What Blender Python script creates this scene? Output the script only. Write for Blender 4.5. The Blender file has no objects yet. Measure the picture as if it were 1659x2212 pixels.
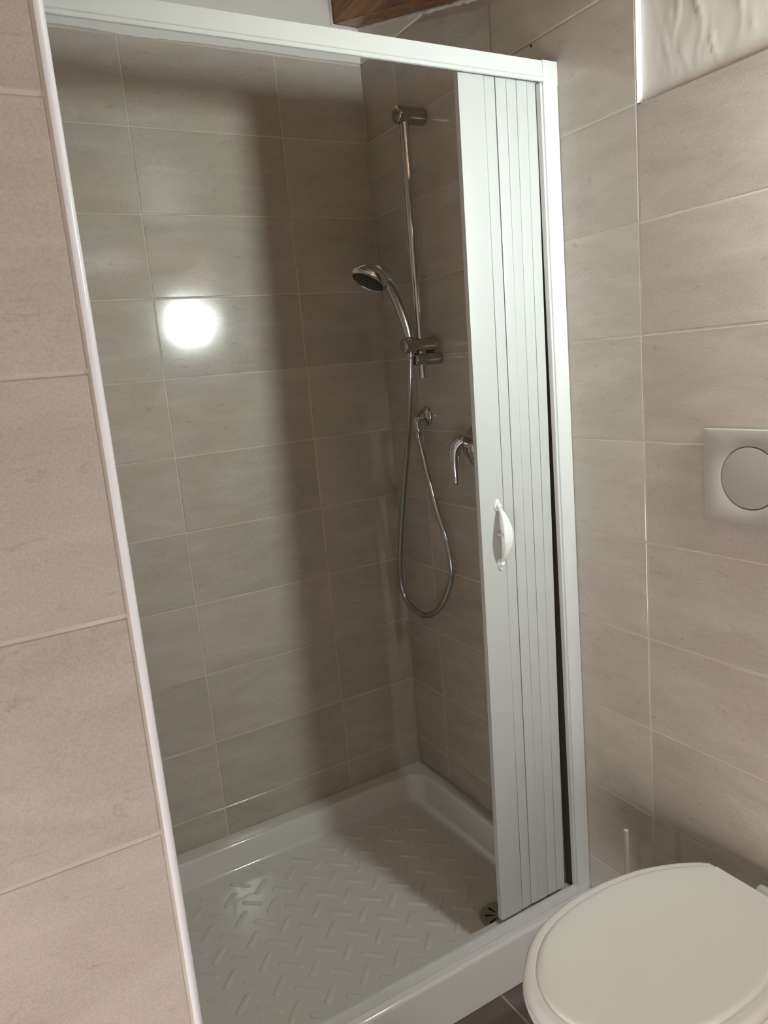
import bpy, bmesh, math, random
from mathutils import Vector, Matrix
random.seed(7)
PI = math.pi
COL = bpy.context.scene.collection
SC = bpy.context.scene

# ------------------------------------------------------------------ units
# The room was measured in "units" (one tile course = 0.25 units); one unit is 0.81 m.
S = 0.81
FZ = -2.765                      # finished floor level in units


def U(x, y, z):
    return Vector((x * S, y * S, (z - FZ) * S))


# ------------------------------------------------------------------ camera
cam_d = bpy.data.cameras.new('camera')
cam = bpy.data.objects.new('camera', cam_d)
COL.objects.link(cam)
RX = Vector((0.860553, -0.501745, -0.087750))
RD = Vector((-0.169587, -0.119784, -0.978209))
RF = Vector((0.480301, 0.856682, -0.188170))
m = Matrix((RX, -RD, -RF)).transposed().to_4x4()
m.translation = U(-1.43819, -2.45036, -1.02093)
cam.matrix_world = m
cam_d.sensor_fit = 'VERTICAL'
cam_d.sensor_height = 36.0
cam_d.lens = 1627.9 / 2212 * 36.0
cam_d.clip_start = 0.02
SC.camera = cam

# ------------------------------------------------------------------ world, light, exposure
w = bpy.data.worlds.new('daylight')
SC.world = w
w.use_nodes = True
w.node_tree.nodes['Background'].inputs[0].default_value = (0.75, 0.87, 1.0, 1)
w.node_tree.nodes['Background'].inputs[1].default_value = 1.0
SC.view_settings.view_transform = 'Standard'
SC.view_settings.look = 'None'
SC.view_settings.gamma = 1.0
SC.view_settings.use_curve_mapping = False
SC.view_settings.exposure = 0.30
PANE_RIGHT = 290.0               # daylight in the small window beside the toilet
PANE_FILL = 10.5                  # added fill glow in an unseen window on the opposite wall


def area(name, loc, size, size_y, power, col, direction):
    l = bpy.data.lights.new(name, 'AREA')
    l.shape = 'RECTANGLE'
    l.size = size
    l.size_y = size_y
    l.energy = power
    l.color = col
    o = bpy.data.objects.new(name, l)
    COL.objects.link(o)
    o.location = loc
    o.rotation_euler = Vector(direction).to_track_quat('-Z', 'Y').to_euler()
    return o


area('fill_lamp_light', U(-0.60, -2.0, -0.335), 0.34, 0.34, 1.2, (1.0, 0.95, 0.89), (0.0, 0.0, -1))  # unseen fill light added under the ceiling


# ------------------------------------------------------------------ materials
def new_mat(name):
    mt = bpy.data.materials.new(name)
    mt.use_nodes = True
    return mt, mt.node_tree, mt.node_tree.nodes['Principled BSDF']


def plain(name, col, rough=0.4, metal=0.0, spec=0.5, coat=0.0, bump=0.0, bscale=200, vary=0.0):
    mt, nt, b = new_mat(name)
    b.inputs['Base Color'].default_value = (*col, 1)
    b.inputs['Roughness'].default_value = rough
    b.inputs['Metallic'].default_value = metal
    b.inputs['Specular IOR Level'].default_value = spec
    b.inputs['Coat Weight'].default_value = coat
    tc = nt.nodes.new('ShaderNodeTexCoord')
    n = nt.nodes.new('ShaderNodeTexNoise')
    n.inputs['Scale'].default_value = bscale
    n.inputs['Detail'].default_value = 4
    nt.links.new(tc.outputs['Object'], n.inputs['Vector'])
    if vary > 0:
        n2 = nt.nodes.new('ShaderNodeTexNoise')
        n2.inputs['Scale'].default_value = 9
        n2.inputs['Detail'].default_value = 6
        nt.links.new(tc.outputs['Object'], n2.inputs['Vector'])
        r = nt.nodes.new('ShaderNodeValToRGB')
        r.color_ramp.elements[0].position = 0.3
        r.color_ramp.elements[1].position = 0.7
        r.color_ramp.elements[0].color = (*[c * (1 - vary) for c in col], 1)
        r.color_ramp.elements[1].color = (*[min(1, c * (1 + vary)) for c in col], 1)
        nt.links.new(n2.outputs['Fac'], r.inputs['Fac'])
        nt.links.new(r.outputs['Color'], b.inputs['Base Color'])
    if bump > 0:
        bp = nt.nodes.new('ShaderNodeBump')
        bp.inputs['Strength'].default_value = bump
        bp.inputs['Distance'].default_value = 0.002
        nt.links.new(n.outputs['Fac'], bp.inputs['Height'])
        nt.links.new(bp.outputs['Normal'], b.inputs['Normal'])
    return mt


def tile_mat(name, c0, c1, c2, rough, wave, stain=1.0):
    """glazed stone-look ceramic: cloudy tone, streaks along the tile, pits; differs tile by tile"""
    mt, nt, b = new_mat(name)
    N, L = nt.nodes, nt.links
    tc = N.new('ShaderNodeTexCoord')
    oi = N.new('ShaderNodeObjectInfo')
    mul = N.new('ShaderNodeVectorMath'); mul.operation = 'SCALE'
    comb = N.new('ShaderNodeCombineXYZ')
    for i in range(3):
        L.new(oi.outputs['Random'], comb.inputs[i])
    L.new(comb.outputs[0], mul.inputs[0])
    mul.inputs['Scale'].default_value = 37.0
    add = N.new('ShaderNodeVectorMath'); add.operation = 'ADD'
    L.new(tc.outputs['Object'], add.inputs[0])
    L.new(mul.outputs[0], add.inputs[1])
    mp = N.new('ShaderNodeMapping')
    mp.inputs['Scale'].default_value = (1.0, 3.2, 1.0)
    L.new(add.outputs[0], mp.inputs['Vector'])
    cloud = N.new('ShaderNodeTexNoise'); cloud.inputs['Scale'].default_value = 5.0
    cloud.inputs['Detail'].default_value = 9; cloud.inputs['Roughness'].default_value = 0.62
    cloud.inputs['Distortion'].default_value = 0.6
    L.new(mp.outputs[0], cloud.inputs['Vector'])
    ramp = N.new('ShaderNodeValToRGB')
    e = ramp.color_ramp.elements
    e[0].position = 0.30; e[0].color = (*c0, 1)
    e[1].position = 0.72; e[1].color = (*c2, 1)
    k = e.new(0.52); k.color = (*c1, 1)
    L.new(cloud.outputs['Fac'], ramp.inputs['Fac'])
    # dark hair lines and pits
    vein = N.new('ShaderNodeTexNoise'); vein.inputs['Scale'].default_value = 26
    vein.inputs['Detail'].default_value = 8; vein.inputs['Distortion'].default_value = 1.2
    L.new(mp.outputs[0], vein.inputs['Vector'])
    vr = N.new('ShaderNodeValToRGB')
    vr.color_ramp.elements[0].position = 0.62; vr.color_ramp.elements[0].color = (0, 0, 0, 1)
    vr.color_ramp.elements[1].position = 0.76; vr.color_ramp.elements[1].color = (1, 1, 1, 1)
    L.new(vein.outputs['Fac'], vr.inputs['Fac'])
    grain = N.new('ShaderNodeTexNoise'); grain.inputs['Scale'].default_value = 420
    grain.inputs['Detail'].default_value = 3
    L.new(add.outputs[0], grain.inputs['Vector'])
    mx = N.new('ShaderNodeMix'); mx.data_type = 'RGBA'; mx.blend_type = 'MULTIPLY'
    mf = N.new('ShaderNodeMath'); mf.operation = 'MULTIPLY'; mf.inputs[1].default_value = 0.36 * stain
    L.new(vr.outputs['Color'], mf.inputs[0])
    L.new(mf.outputs[0], mx.inputs['Factor'])
    L.new(ramp.outputs['Color'], mx.inputs['A'])
    mx.inputs['B'].default_value = (0.45, 0.40, 0.36, 1)
    mg = N.new('ShaderNodeMix'); mg.data_type = 'RGBA'; mg.blend_type = 'OVERLAY'
    mg.inputs['Factor'].default_value = 0.22
    L.new(mx.outputs['Result'], mg.inputs['A'])
    L.new(grain.outputs['Fac'], mg.inputs['B'])
    # tile to tile difference in tone
    hs = N.new('ShaderNodeHueSaturation')
    mr = N.new('ShaderNodeMapRange')
    mr.inputs['To Min'].default_value = 0.94; mr.inputs['To Max'].default_value = 1.05
    L.new(oi.outputs['Random'], mr.inputs['Value'])
    L.new(mr.outputs[0], hs.inputs['Value'])
    L.new(mg.outputs['Result'], hs.inputs['Color'])
    L.new(hs.outputs[0], b.inputs['Base Color'])
    b.inputs['Roughness'].default_value = rough
    b.inputs['Specular IOR Level'].default_value = 0.5
    low = N.new('ShaderNodeTexNoise'); low.inputs['Scale'].default_value = 9
    low.inputs['Detail'].default_value = 2
    L.new(add.outputs[0], low.inputs['Vector'])
    b1 = N.new('ShaderNodeBump'); b1.inputs['Strength'].default_value = wave
    b1.inputs['Distance'].default_value = 0.004
    L.new(low.outputs['Fac'], b1.inputs['Height'])
    b2 = N.new('ShaderNodeBump'); b2.inputs['Strength'].default_value = 0.06
    b2.inputs['Distance'].default_value = 0.0006
    L.new(grain.outputs['Fac'], b2.inputs['Height'])
    L.new(b1.outputs[0], b2.inputs['Normal'])
    L.new(b2.outputs[0], b.inputs['Normal'])
    return mt


def plaster_mat(name, col, strength, dist=0.012, streak=False):
    mt, nt, b = new_mat(name)
    N, L = nt.nodes, nt.links
    b.inputs['Base Color'].default_value = (*col, 1)
    b.inputs['Roughness'].default_value = 0.75
    b.inputs['Specular IOR Level'].default_value = 0.3
    tc = N.new('ShaderNodeTexCoord')
    mp = N.new('ShaderNodeMapping')
    mp.inputs['Scale'].default_value = (1, 1.0, 0.33) if streak else (1, 1, 1)
    L.new(tc.outputs['Object'], mp.inputs['Vector'])
    n = N.new('ShaderNodeTexNoise'); n.inputs['Scale'].default_value = 16
    n.inputs['Detail'].default_value = 7; n.inputs['Distortion'].default_value = 1.0
    L.new(mp.outputs[0], n.inputs['Vector'])
    bp = N.new('ShaderNodeBump'); bp.inputs['Strength'].default_value = strength
    bp.inputs['Distance'].default_value = dist
    L.new(n.outputs['Fac'], bp.inputs['Height'])
    L.new(bp.outputs[0], b.inputs['Normal'])
    return mt


def wood_mat(name, ca, cb):
    mt, nt, b = new_mat(name)
    N, L = nt.nodes, nt.links
    tc = N.new('ShaderNodeTexCoord')
    mp = N.new('ShaderNodeMapping'); mp.inputs['Scale'].default_value = (14, 1.1, 14)
    L.new(tc.outputs['Object'], mp.inputs['Vector'])
    n = N.new('ShaderNodeTexNoise'); n.inputs['Scale'].default_value = 3.5
    n.inputs['Detail'].default_value = 8; n.inputs['Distortion'].default_value = 1.4
    L.new(mp.outputs[0], n.inputs['Vector'])
    r = N.new('ShaderNodeValToRGB')
    r.color_ramp.elements[0].position = 0.36; r.color_ramp.elements[0].color = (*ca, 1)
    r.color_ramp.elements[1].position = 0.64; r.color_ramp.elements[1].color = (*cb, 1)
    L.new(n.outputs['Fac'], r.inputs['Fac'])
    L.new(r.outputs[0], b.inputs['Base Color'])
    b.inputs['Roughness'].default_value = 0.38
    bp = N.new('ShaderNodeBump'); bp.inputs['Strength'].default_value = 0.3
    bp.inputs['Distance'].default_value = 0.002
    L.new(n.outputs['Fac'], bp.inputs['Height'])
    L.new(bp.outputs[0], b.inputs['Normal'])
    return mt


def pane_mat(name, col, strength):
    """emissive glass: sky behind the small window, and the added fill sources"""
    mt, nt, b = new_mat(name)
    b.inputs['Base Color'].default_value = (0.6, 0.6, 0.6, 1)
    b.inputs['Emission Color'].default_value = (*col, 1)
    b.inputs['Emission Strength'].default_value = strength
    return mt


M = {
    'wall_tile': tile_mat('wall_tile_ceramic', (0.436, 0.388, 0.330), (0.486, 0.437, 0.377), (0.541, 0.492, 0.430), 0.11, 0.10),
    'floor_tile': tile_mat('floor_tile_ceramic', (0.125, 0.098, 0.080), (0.145, 0.115, 0.096), (0.170, 0.138, 0.115), 0.35, 0.05, 0.5),
    'grout': plain('grout', (0.58, 0.52, 0.445), 0.8, bump=0.3, bscale=300, vary=0.12),
    'floor_grout': plain('floor_grout', (0.42, 0.38, 0.33), 0.85, bump=0.3, bscale=300),
    'plaster': plaster_mat('rough_plaster', (0.66, 0.635, 0.60), 0.10, 0.008, True),
    'plaster_smooth': plaster_mat('painted_plaster', (0.82, 0.795, 0.765), 0.22, 0.006),
    'frame': plain('white_lacquered_aluminium', (0.62, 0.63, 0.615), 0.32, spec=0.5),
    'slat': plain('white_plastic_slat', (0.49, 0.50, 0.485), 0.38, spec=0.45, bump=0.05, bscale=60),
    'handle': plain('white_plastic_handle', (0.80, 0.80, 0.77), 0.22, spec=0.5),
    'tray': plain('white_ceramic_tray', (0.71, 0.69, 0.655), 0.07, spec=0.55, bump=0.03, bscale=14),
    'chrome': plain('polished_chrome', (0.62, 0.62, 0.62), 0.07, metal=1.0),
    'chrome_soft': plain('satin_chrome', (0.48, 0.46, 0.43), 0.13, metal=1.0),
    'hose': plain('hose_metal', (0.50, 0.51, 0.52), 0.16, metal=1.0),
    'jamb_shade': plain('dark_jamb_shade', (0.045, 0.036, 0.030), 0.6),  # shade inside the jamb channel, given as a dark colour
    'dark': plain('black_rubber', (0.02, 0.02, 0.02), 0.4),
    'nozzle': plain('grey_rubber', (0.22, 0.21, 0.18), 0.45),
    'hole': plain('dark_hole', (0.008, 0.006, 0.004), 0.9),
    'seat': plain('cream_toilet_plastic', (0.86, 0.84, 0.79), 0.16, spec=0.5, coat=0.2),
    'ceramic': plain('white_toilet_ceramic', (0.76, 0.74, 0.71), 0.10, spec=0.55),
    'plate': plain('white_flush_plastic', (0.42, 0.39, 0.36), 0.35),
    'hinge': plain('grey_white_hinge_plastic', (0.62, 0.61, 0.61), 0.3),
    'trim': plain('white_tile_trim_plastic', (0.88, 0.89, 0.92), 0.18),
    'trim_edge': plain('white_corner_paint', (0.88, 0.87, 0.84), 0.45),
    'brush': plain('milky_white_plastic', (0.66, 0.60, 0.52), 0.3),
    'bristle': plain('brush_bristle', (0.75, 0.75, 0.73), 0.8),
    'wood': wood_mat('varnished_rafter_wood', (0.15, 0.045, 0.006), (0.44, 0.17, 0.016)),
    'board': wood_mat('ceiling_board_wood', (0.30, 0.19, 0.10), (0.50, 0.34, 0.20)),
    'sealant': plain('sealant', (0.55, 0.50, 0.43), 0.5),
    'drain': plain('drain_metal', (0.42, 0.40, 0.36), 0.30, metal=0.6),
    'lamp': pane_mat('fill_lamp_glass', (1.0, 0.9, 0.75), 0.6),  # glass of the added fill lamp
    'pane_right': pane_mat('sky_lit_pane', (0.87, 0.98, 0.965), PANE_RIGHT),
    'pane_fill': pane_mat('fill_pane', (1.0, 0.94, 0.93), PANE_FILL),
}


# ------------------------------------------------------------------ object helpers
def finish(bm, name, mat, parent=None, smooth=False, angle=38, kind=None):
    bmesh.ops.recalc_face_normals(bm, faces=bm.faces)
    me = bpy.data.meshes.new(name)
    if smooth:
        for f in bm.faces:
            f.smooth = True
        lim = math.radians(angle)
        for e in bm.edges:
            if len(e.link_faces) == 2 and e.calc_face_angle(0) > lim:
                e.smooth = False
    bm.to_mesh(me)
    bm.free()
    me.materials.append(M[mat])
    return link(name, me, parent, kind)


def link(name, me, parent=None, kind=None):
    o = bpy.data.objects.new(name, me)
    COL.objects.link(o)
    if parent is not None:
        o.parent = parent
        if parent.type == 'EMPTY':
            o.matrix_parent_inverse = Matrix.Translation(-parent.location)
    if kind:
        o['kind'] = kind
    return o


def root(name, loc, label, cat, group=None):
    o = bpy.data.objects.new(name, None)
    o.empty_display_size = 0.05
    COL.objects.link(o)
    o.location = loc
    tag(o, label, cat, group)
    return o


def tag(o, label, cat, group=None):
    o['label'] = label
    o['category'] = cat
    if group:
        o['group'] = group
    return o


def box(bm, a, b, bevel=0.0, seg=2):
    x0, x1 = sorted((a[0], b[0])); y0, y1 = sorted((a[1], b[1])); z0, z1 = sorted((a[2], b[2]))
    vs = [bm.verts.new((x, y, z)) for x in (x0, x1) for y in (y0, y1) for z in (z0, z1)]
    fs = [(0, 1, 3, 2), (4, 6, 7, 5), (0, 4, 5, 1), (2, 3, 7, 6), (0, 2, 6, 4), (1, 5, 7, 3)]
    faces = [bm.faces.new([vs[i] for i in f]) for f in fs]
    if bevel > 0:
        es = list({e for f in faces for e in f.edges})
        bmesh.ops.bevel(bm, geom=es, offset=bevel, segments=seg, affect='EDGES', profile=0.5)


def prism(bm, prof, place, t0, t1):
    """extrude a closed 2-D profile; place(p, t) gives the 3-D point"""
    n = len(prof)
    A = [bm.verts.new(place(p, t0)) for p in prof]
    B = [bm.verts.new(place(p, t1)) for p in prof]
    for i in range(n):
        bm.faces.new((A[i], A[(i + 1) % n], B[(i + 1) % n], B[i]))
    bm.faces.new(A)
    bm.faces.new(B[::-1])


def frame_axes(d, up=Vector((0, 0, 1))):
    d = d.normalized()
    if abs(d.dot(up)) > 0.98:
        up = Vector((0, 1, 0))
    a = d.cross(up).normalized()
    b = a.cross(d).normalized()
    return a, b


def tube(bm, pts, radii, n=16, cap=True, flat=1.0, up=None):
    """sweep a circle along points with parallel transport"""
    pts = [Vector(p) for p in pts]
    if not isinstance(radii, (list, tuple)):
        radii = [radii] * len(pts)
    a = None
    rings = []
    for i, p in enumerate(pts):
        d = (pts[min(i + 1, len(pts) - 1)] - pts[max(i - 1, 0)]).normalized()
        if a is None:
            a, b = frame_axes(d, up or Vector((0, 0, 1)))
        else:
            a = (a - d * a.dot(d)).normalized()
            b = a.cross(d).normalized()
        r = radii[i]
        rings.append([bm.verts.new(p + a * (math.cos(t) * r) + b * (math.sin(t) * r * flat))
                      for t in (2 * PI * k / n for k in range(n))])
    for i in range(len(rings) - 1):
        for k in range(n):
            bm.faces.new((rings[i][k], rings[i][(k + 1) % n], rings[i + 1][(k + 1) % n], rings[i + 1][k]))
    if cap:
        bm.faces.new(rings[0][::-1])
        bm.faces.new(rings[-1])
    return rings


def lathe(bm, origin, axis, prof, n=40):
    """prof: list of (distance along axis, radius)"""
    axis = Vector(axis).normalized()
    a, b = frame_axes(axis)
    rings = []
    for h, r in prof:
        c = Vector(origin) + axis * h
        if r < 1e-6:
            rings.append([bm.verts.new(c)])
        else:
            rings.append([bm.verts.new(c + a * (math.cos(t) * r) + b * (math.sin(t) * r))
                          for t in (2 * PI * k / n for k in range(n))])
    for i in range(len(rings) - 1):
        A, B = rings[i], rings[i + 1]
        for k in range(n):
            j = (k + 1) % n
            if len(A) == 1 and len(B) == 1:
                continue
            if len(A) == 1:
                bm.faces.new((A[0], B[j], B[k]))
            elif len(B) == 1:
                bm.faces.new((A[k], A[j], B[0]))
            else:
                bm.faces.new((A[k], A[j], B[j], B[k]))
    for ring in (rings[0], rings[-1]):
        if len(ring) > 1:
            bm.faces.new(ring)


def rounded_cyl(r, h, e):
    """profile of a cylinder with rounded ends"""
    out = [(0, 0)]
    for k in range(5):
        t = k / 4 * PI / 2
        out.append((e - e * math.cos(t) , r - e + e * math.sin(t)))
    for k in range(5):
        t = k / 4 * PI / 2
        out.append((h - e + e * math.sin(t), r - e + e * math.cos(t)))
    out.append((h, 0))
    return out


def loft(bm, loops, close_last=True, close_first=False):
    rings = [[bm.verts.new(p) for p in lp] for lp in loops]
    n = len(rings[0])
    for i in range(len(rings) - 1):
        for k in range(n):
            bm.faces.new((rings[i][k], rings[i][(k + 1) % n], rings[i + 1][(k + 1) % n], rings[i + 1][k]))
    if close_last:
        bm.faces.new(rings[-1])
    if close_first:
        bm.faces.new(rings[0][::-1])
    return rings


def smooth_path(pts, step):
    """Catmull-Rom resample"""
    P = [Vector(p) for p in pts]
    P = [P[0] * 2 - P[1]] + P + [P[-1] * 2 - P[-2]]
    out = []
    for i in range(1, len(P) - 2):
        n = max(2, int((P[i + 1] - P[i]).length / step))
        for k in range(n):
            t = k / n
            a, b, c, d = P[i - 1], P[i], P[i + 1], P[i + 2]
            out.append(0.5 * ((2 * b) + (c - a) * t + (2 * a - 5 * b + 4 * c - d) * t * t + (3 * b - a - 3 * c + d) * t ** 3))
    out.append(P[-2])
    return out


# ------------------------------------------------------------------ structure: walls
GAP = 0.0036                     # joint width (m)
DEPTH = 0.0009                   # how far the joint lies below the tile face
_tile_cache = {}


def tile_mesh(w_, h_, mat, th=0.006):
    key = (round(w_, 4), round(h_, 4), mat)
    if key in _tile_cache:
        return _tile_cache[key]
    c = min(0.0012, w_ / 4, h_ / 4)
    v = []
    for z, i in ((-th, 0), (-0.0009, 0), (0, c)):
        v += [(-w_ / 2 + i, -h_ / 2 + i, z), (w_ / 2 - i, -h_ / 2 + i, z), (w_ / 2 - i, h_ / 2 - i, z), (-w_ / 2 + i, h_ / 2 - i, z)]
    f = [(8, 9, 10, 11)]
    for r in (0, 4):
        for k in range(4):
            j = (k + 1) % 4
            f.append((r + k, r + j, r + 4 + j, r + 4 + k))
    me = bpy.data.meshes.new('tile')
    me.from_pydata(v, [], f)
    me.materials.append(M[mat])
    _tile_cache[key] = me
    return me


def lay(parent, origin, eu, ev, cols, rows, mat, skip=None, tilt=0.0011, name='tile'):
    """tiles between joint lines cols (along eu) and rows (along ev), metres from origin"""
    en = eu.cross(ev)
    R = Matrix((eu, ev, en)).transposed()
    for i in range(len(cols) - 1):
        for j in range(len(rows) - 1):
            u0, u1 = cols[i], cols[i + 1]
            v0, v1 = rows[j], rows[j + 1]
            rects = [(u0, u1, v0, v1)]
            if skip:
                rects = skip(u0, u1, v0, v1)
            for (a0, a1, b0, b1) in rects:
                w_, h_ = a1 - a0 - GAP, b1 - b0 - GAP
                if w_ < 0.006 or h_ < 0.006:
                    continue
                me = tile_mesh(w_, h_, mat)
                o = bpy.data.objects.new(name, me)
                COL.objects.link(o)
                o.parent = parent
                c = origin + eu * ((a0 + a1) / 2) + ev * ((b0 + b1) / 2) + en * random.uniform(-0.00025, 0.00025)
                rt = Matrix.Rotation(random.uniform(-tilt, tilt), 3, 'X') @ Matrix.Rotation(random.uniform(-tilt, tilt), 3, 'Y')
                mm = (R @ rt).to_4x4()
                mm.translation = c
                o.matrix_world = mm
                o.matrix_basis = mm


def struct(bm, name, mat, smooth=False):
    return finish(bm, name, mat, None, smooth, kind='structure')


H = 0.25
rows_u = [FZ] + [-H * k for k in range(10, -1, -1)]          # -2.765, -2.5 ... 0
rows_m = [(z - FZ) * S for z in rows_u]

# back wall of the shower
bm = bmesh.new()
box(bm, U(-2.45, 0, FZ) + Vector((0, DEPTH, 0)), U(0.18, 0, 0.55) + Vector((0, 0.12, 0)))
wall_back = struct(bm, 'wall_back', 'grout')
cols = [-1.313, -0.8172, -0.3214, 0.0]
lay(wall_back, Vector((0, 0, 0)), Vector((1, 0, 0)), Vector((0, 0, 1)), [c * S for c in cols], rows_m, 'wall_tile')
# plaster above the tiles, standing a little proud, ragged lower edge
bm = bmesh.new()
n = 90
front, top, back = [], [], []
for i in range(n + 1):
    x = (-1.32 + (1.32 - 0.003) * i / n)
    dz = 0.0010 * math.sin(i * 0.31) + 0.0005 * math.sin(i * 1.9 + 1) + random.uniform(-0.0006, 0.0006)
    if 30 < i < 52:
        dz -= 0.004 * math.sin((i - 30) / 22 * PI)
    front.append(Vector(U(x, 0, 0.004)) + Vector((0, -0.0075, dz)))
    back.append(Vector(U(x, 0, 0.004)) + Vector((0, 0.001, dz - 0.001)))
    top.append(Vector(U(x, 0, 0.5)) + Vector((0, -0.0075, 0)))
vf = [bm.verts.new(p) for p in front]; vt = [bm.verts.new(p) for p in top]; vb = [bm.verts.new(p) for p in back]
for i in range(n):
    bm.faces.new((vf[i], vf[i + 1], vt[i + 1], vt[i]))
    bm.faces.new((vb[i], vb[i + 1], vf[i + 1], vf[i]))
v1 = bm.verts.new(top[-1] + Vector((0, 0.0085, 0)))
bm.faces.new((vf[n], vb[n], v1, vt[n]))
finish(bm, 'plaster', 'plaster_smooth', wall_back)

# right wall: shower side, then the toilet side with the plaster band and the window
PX = 0.0135                      # set-back of the rough plaster behind the tile face
yE = -1.192
NY, NZ0, NZ1, NX0, NX1 = -2.17, -0.745, -0.575, -0.165, 0.0   # unseen boxed-out wall, added to hold and aim the small window
bm = bmesh.new()


def rbox(y0, y1, z0, z1, setback):
    a = U(0, y0, z0); b_ = U(0, y1, z1)
    box(bm, (setback, a.y, a.z), (0.16, b_.y, b_.z))


rbox(0.0, yE + 0.004, FZ, 0.55, DEPTH)
rbox(yE + 0.004, -3.35, FZ, -0.502, DEPTH)
rbox(yE + 0.004, -3.35, -0.502, 0.55, PX + 0.004)
wall_right = struct(bm, 'wall_right', 'grout')
cols = [0.0, 0.213, 0.7026, 1.192, 1.6816, 2.171, 2.66, 3.15, 3.34]


def skip_right(u0, u1, v0, v1):
    zc = (v0 + v1) / 2 / S + FZ
    if u0 > 1.19 * S and zc > -0.498:
        return []
    if u0 >= -NY * S:
        return []
    u1 = min(u1, -NY * S)
    return [(u0, u1, v0, v1)]


lay(wall_right, Vector((0, 0, 0)), Vector((0, -1, 0)), Vector((0, 0, 1)), [c * S for c in cols], rows_m, 'wall_tile', skip_right)

# rough plaster sheet right of the tile column, gently lumpy real relief
bm = bmesh.new()


def lump(y, z):
    v = 0
    v += 0.0005 * math.sin(y * 31 + 1.3 * math.sin(z * 9)) * math.cos(z * 13 + y * 7)
    v += 0.00022 * math.sin(y * 77 + 2.1 * math.sin(z * 17 + 1)) * math.sin(z * 23)
    # trowel ridges, running roughly upright
    for (yy, zz, ll, am) in ((-1.285, -0.30, 0.10, 0.0022), (-1.262, -0.42, 0.05, 0.0016), (-1.34, -0.36, 0.07, 0.0026), (-1.375, -0.45, 0.035, 0.0024),
                             (-1.43, -0.38, 0.06, 0.0018), (-1.235, -0.33, 0.06, 0.0012), (-1.315, -0.47, 0.04, 0.0010),
                             (-1.30, -0.43, 0.02, 0.0016), (-1.41, -0.31, 0.03, 0.0014), (-1.46, -0.44, 0.02, 0.0014), (-1.27, -0.36, 0.015, 0.0014), (-1.355, -0.44, 0.02, 0.0012)):
        d = (y - yy - 0.008 * math.sin((z - zz) * 45)) / 0.0032
        e = (z - zz) / ll
        v += 0.75 * am * math.exp(-d * d) * math.exp(-e * e)
    return v


def patch(y0, y1, z0, z1, ny, nz, back=False):
    g = [[None] * (nz + 1) for _ in range(ny + 1)]
    for i in range(ny + 1):
        for j in range(nz + 1):
            y = y0 + (y1 - y0) * i / ny; z = z0 + (z1 - z0) * j / nz
            p = U(0, y, z); p.x = PX - lump(y, z)
            g[i][j] = bm.verts.new(p)
    for i in range(ny):
        for j in range(nz):
            bm.faces.new((g[i][j], g[i + 1][j], g[i + 1][j + 1], g[i][j + 1]))


patch(yE - 0.002, NY, -0.4985, 0.5, 150, 140)
finish(bm, 'plaster', 'plaster', wall_right, smooth=True, angle=80)
# white painted return of the tile edge beside the plaster
bm = bmesh.new()
a = U(0, yE, -0.4975)
box(bm, (0.0006, a.y + 0.0012, a.z), (PX + 0.003, a.y - 0.0016, U(0, 0, 0.5).z), 0.0006, 1)
finish(bm, 'edge_strip', 'trim_edge', wall_right)
# drill holes
for (y, z, r) in ((-0.860, -0.258, 0.0026), (-0.884, -0.299, 0.0022)):
    bm = bmesh.new()
    lathe(bm, U(0, y, z) + Vector((0.0005, 0, 0)), (-1, 0, 0), [(0, r), (0.0010, r), (0.0010, r * 0.2), (0.0004, 0.0)], 14)
    finish(bm, 'drill_hole', 'hole', wall_right)

# left foreground wall: the end of the partition that hides the left of the shower
yP = -1.66
bm = bmesh.new()
a = U(-2.45, yP, FZ); b_ = U(-1.3035, -0.99, 0.55)
box(bm, (a.x, a.y + DEPTH, a.z), (b_.x, b_.y, b_.z))
a = U(-2.45, -0.99, FZ); b_ = U(-1.2385, 0.0, 0.55)
box(bm, (a.x, a.y, a.z), (b_.x, b_.y, b_.z))
wall_left = struct(bm, 'wall_left', 'grout')
cols = [-2.304, -1.8082, -1.3085]
lay(wall_left, Vector((0, yP * S, 0)), Vector((1, 0, 0)), Vector((0, 0, 1)), [c * S for c in cols], [r for r in rows_m if r < (0.02 - FZ) * S], 'wall_tile')
cols = [0.0, 0.24, 0.735, 0.985]
lay(wall_left, U(-1.2385, 0, FZ) + Vector((DEPTH, 0, 0)), Vector((0, 1, 0)), Vector((0, 0, 1)), [-c * S for c in cols[::-1]], rows_m, 'wall_tile')
# rounded white corner trim on the partition end
bm = bmesh.new()
c = U(-1.3075, yP, FZ)
r = 0.0085
prof = [(0.0, 0.004), (0.0, -0.0012)]
prof += [(r * math.sin(t), -0.0012 - 0.0016 * math.sin(2 * t) + (r + 0.001) * (1 - math.cos(t))) for t in [PI / 2 * k / 10 for k in range(1, 11)]]
prof += [(r, 0.030), (0.004, 0.030), (0.004, 0.004)]
prism(bm, prof, lambda p, t: Vector((c.x + p[0], c.y + p[1], t)), 0.0, U(0, 0, -0.02).z)
o = finish(bm, 'corner_trim', 'trim', wall_left, smooth=True)

# rest of the room behind the camera
bm = bmesh.new()
a = U(-2.45, -3.35, FZ); b_ = U(0.18, -3.5, 0.55)
box(bm, a, b_)
wall_rear = struct(bm, 'wall_rear', 'plaster_smooth')
bm = bmesh.new()
LY0, LY1, LZ0, LZ1 = -2.20, -3.20, -2.72, -1.90
for (y0, y1, z0, z1) in ((yP - 0.0, LY0, FZ, 0.55), (LY1, -3.5, FZ, 0.55), (LY0, LY1, FZ, LZ0), (LY0, LY1, LZ1, 0.55)):
    box(bm, U(-2.45, y0, z0), U(-2.60, y1, z1))
wall_side = struct(bm, 'wall_side', 'plaster_smooth')

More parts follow.
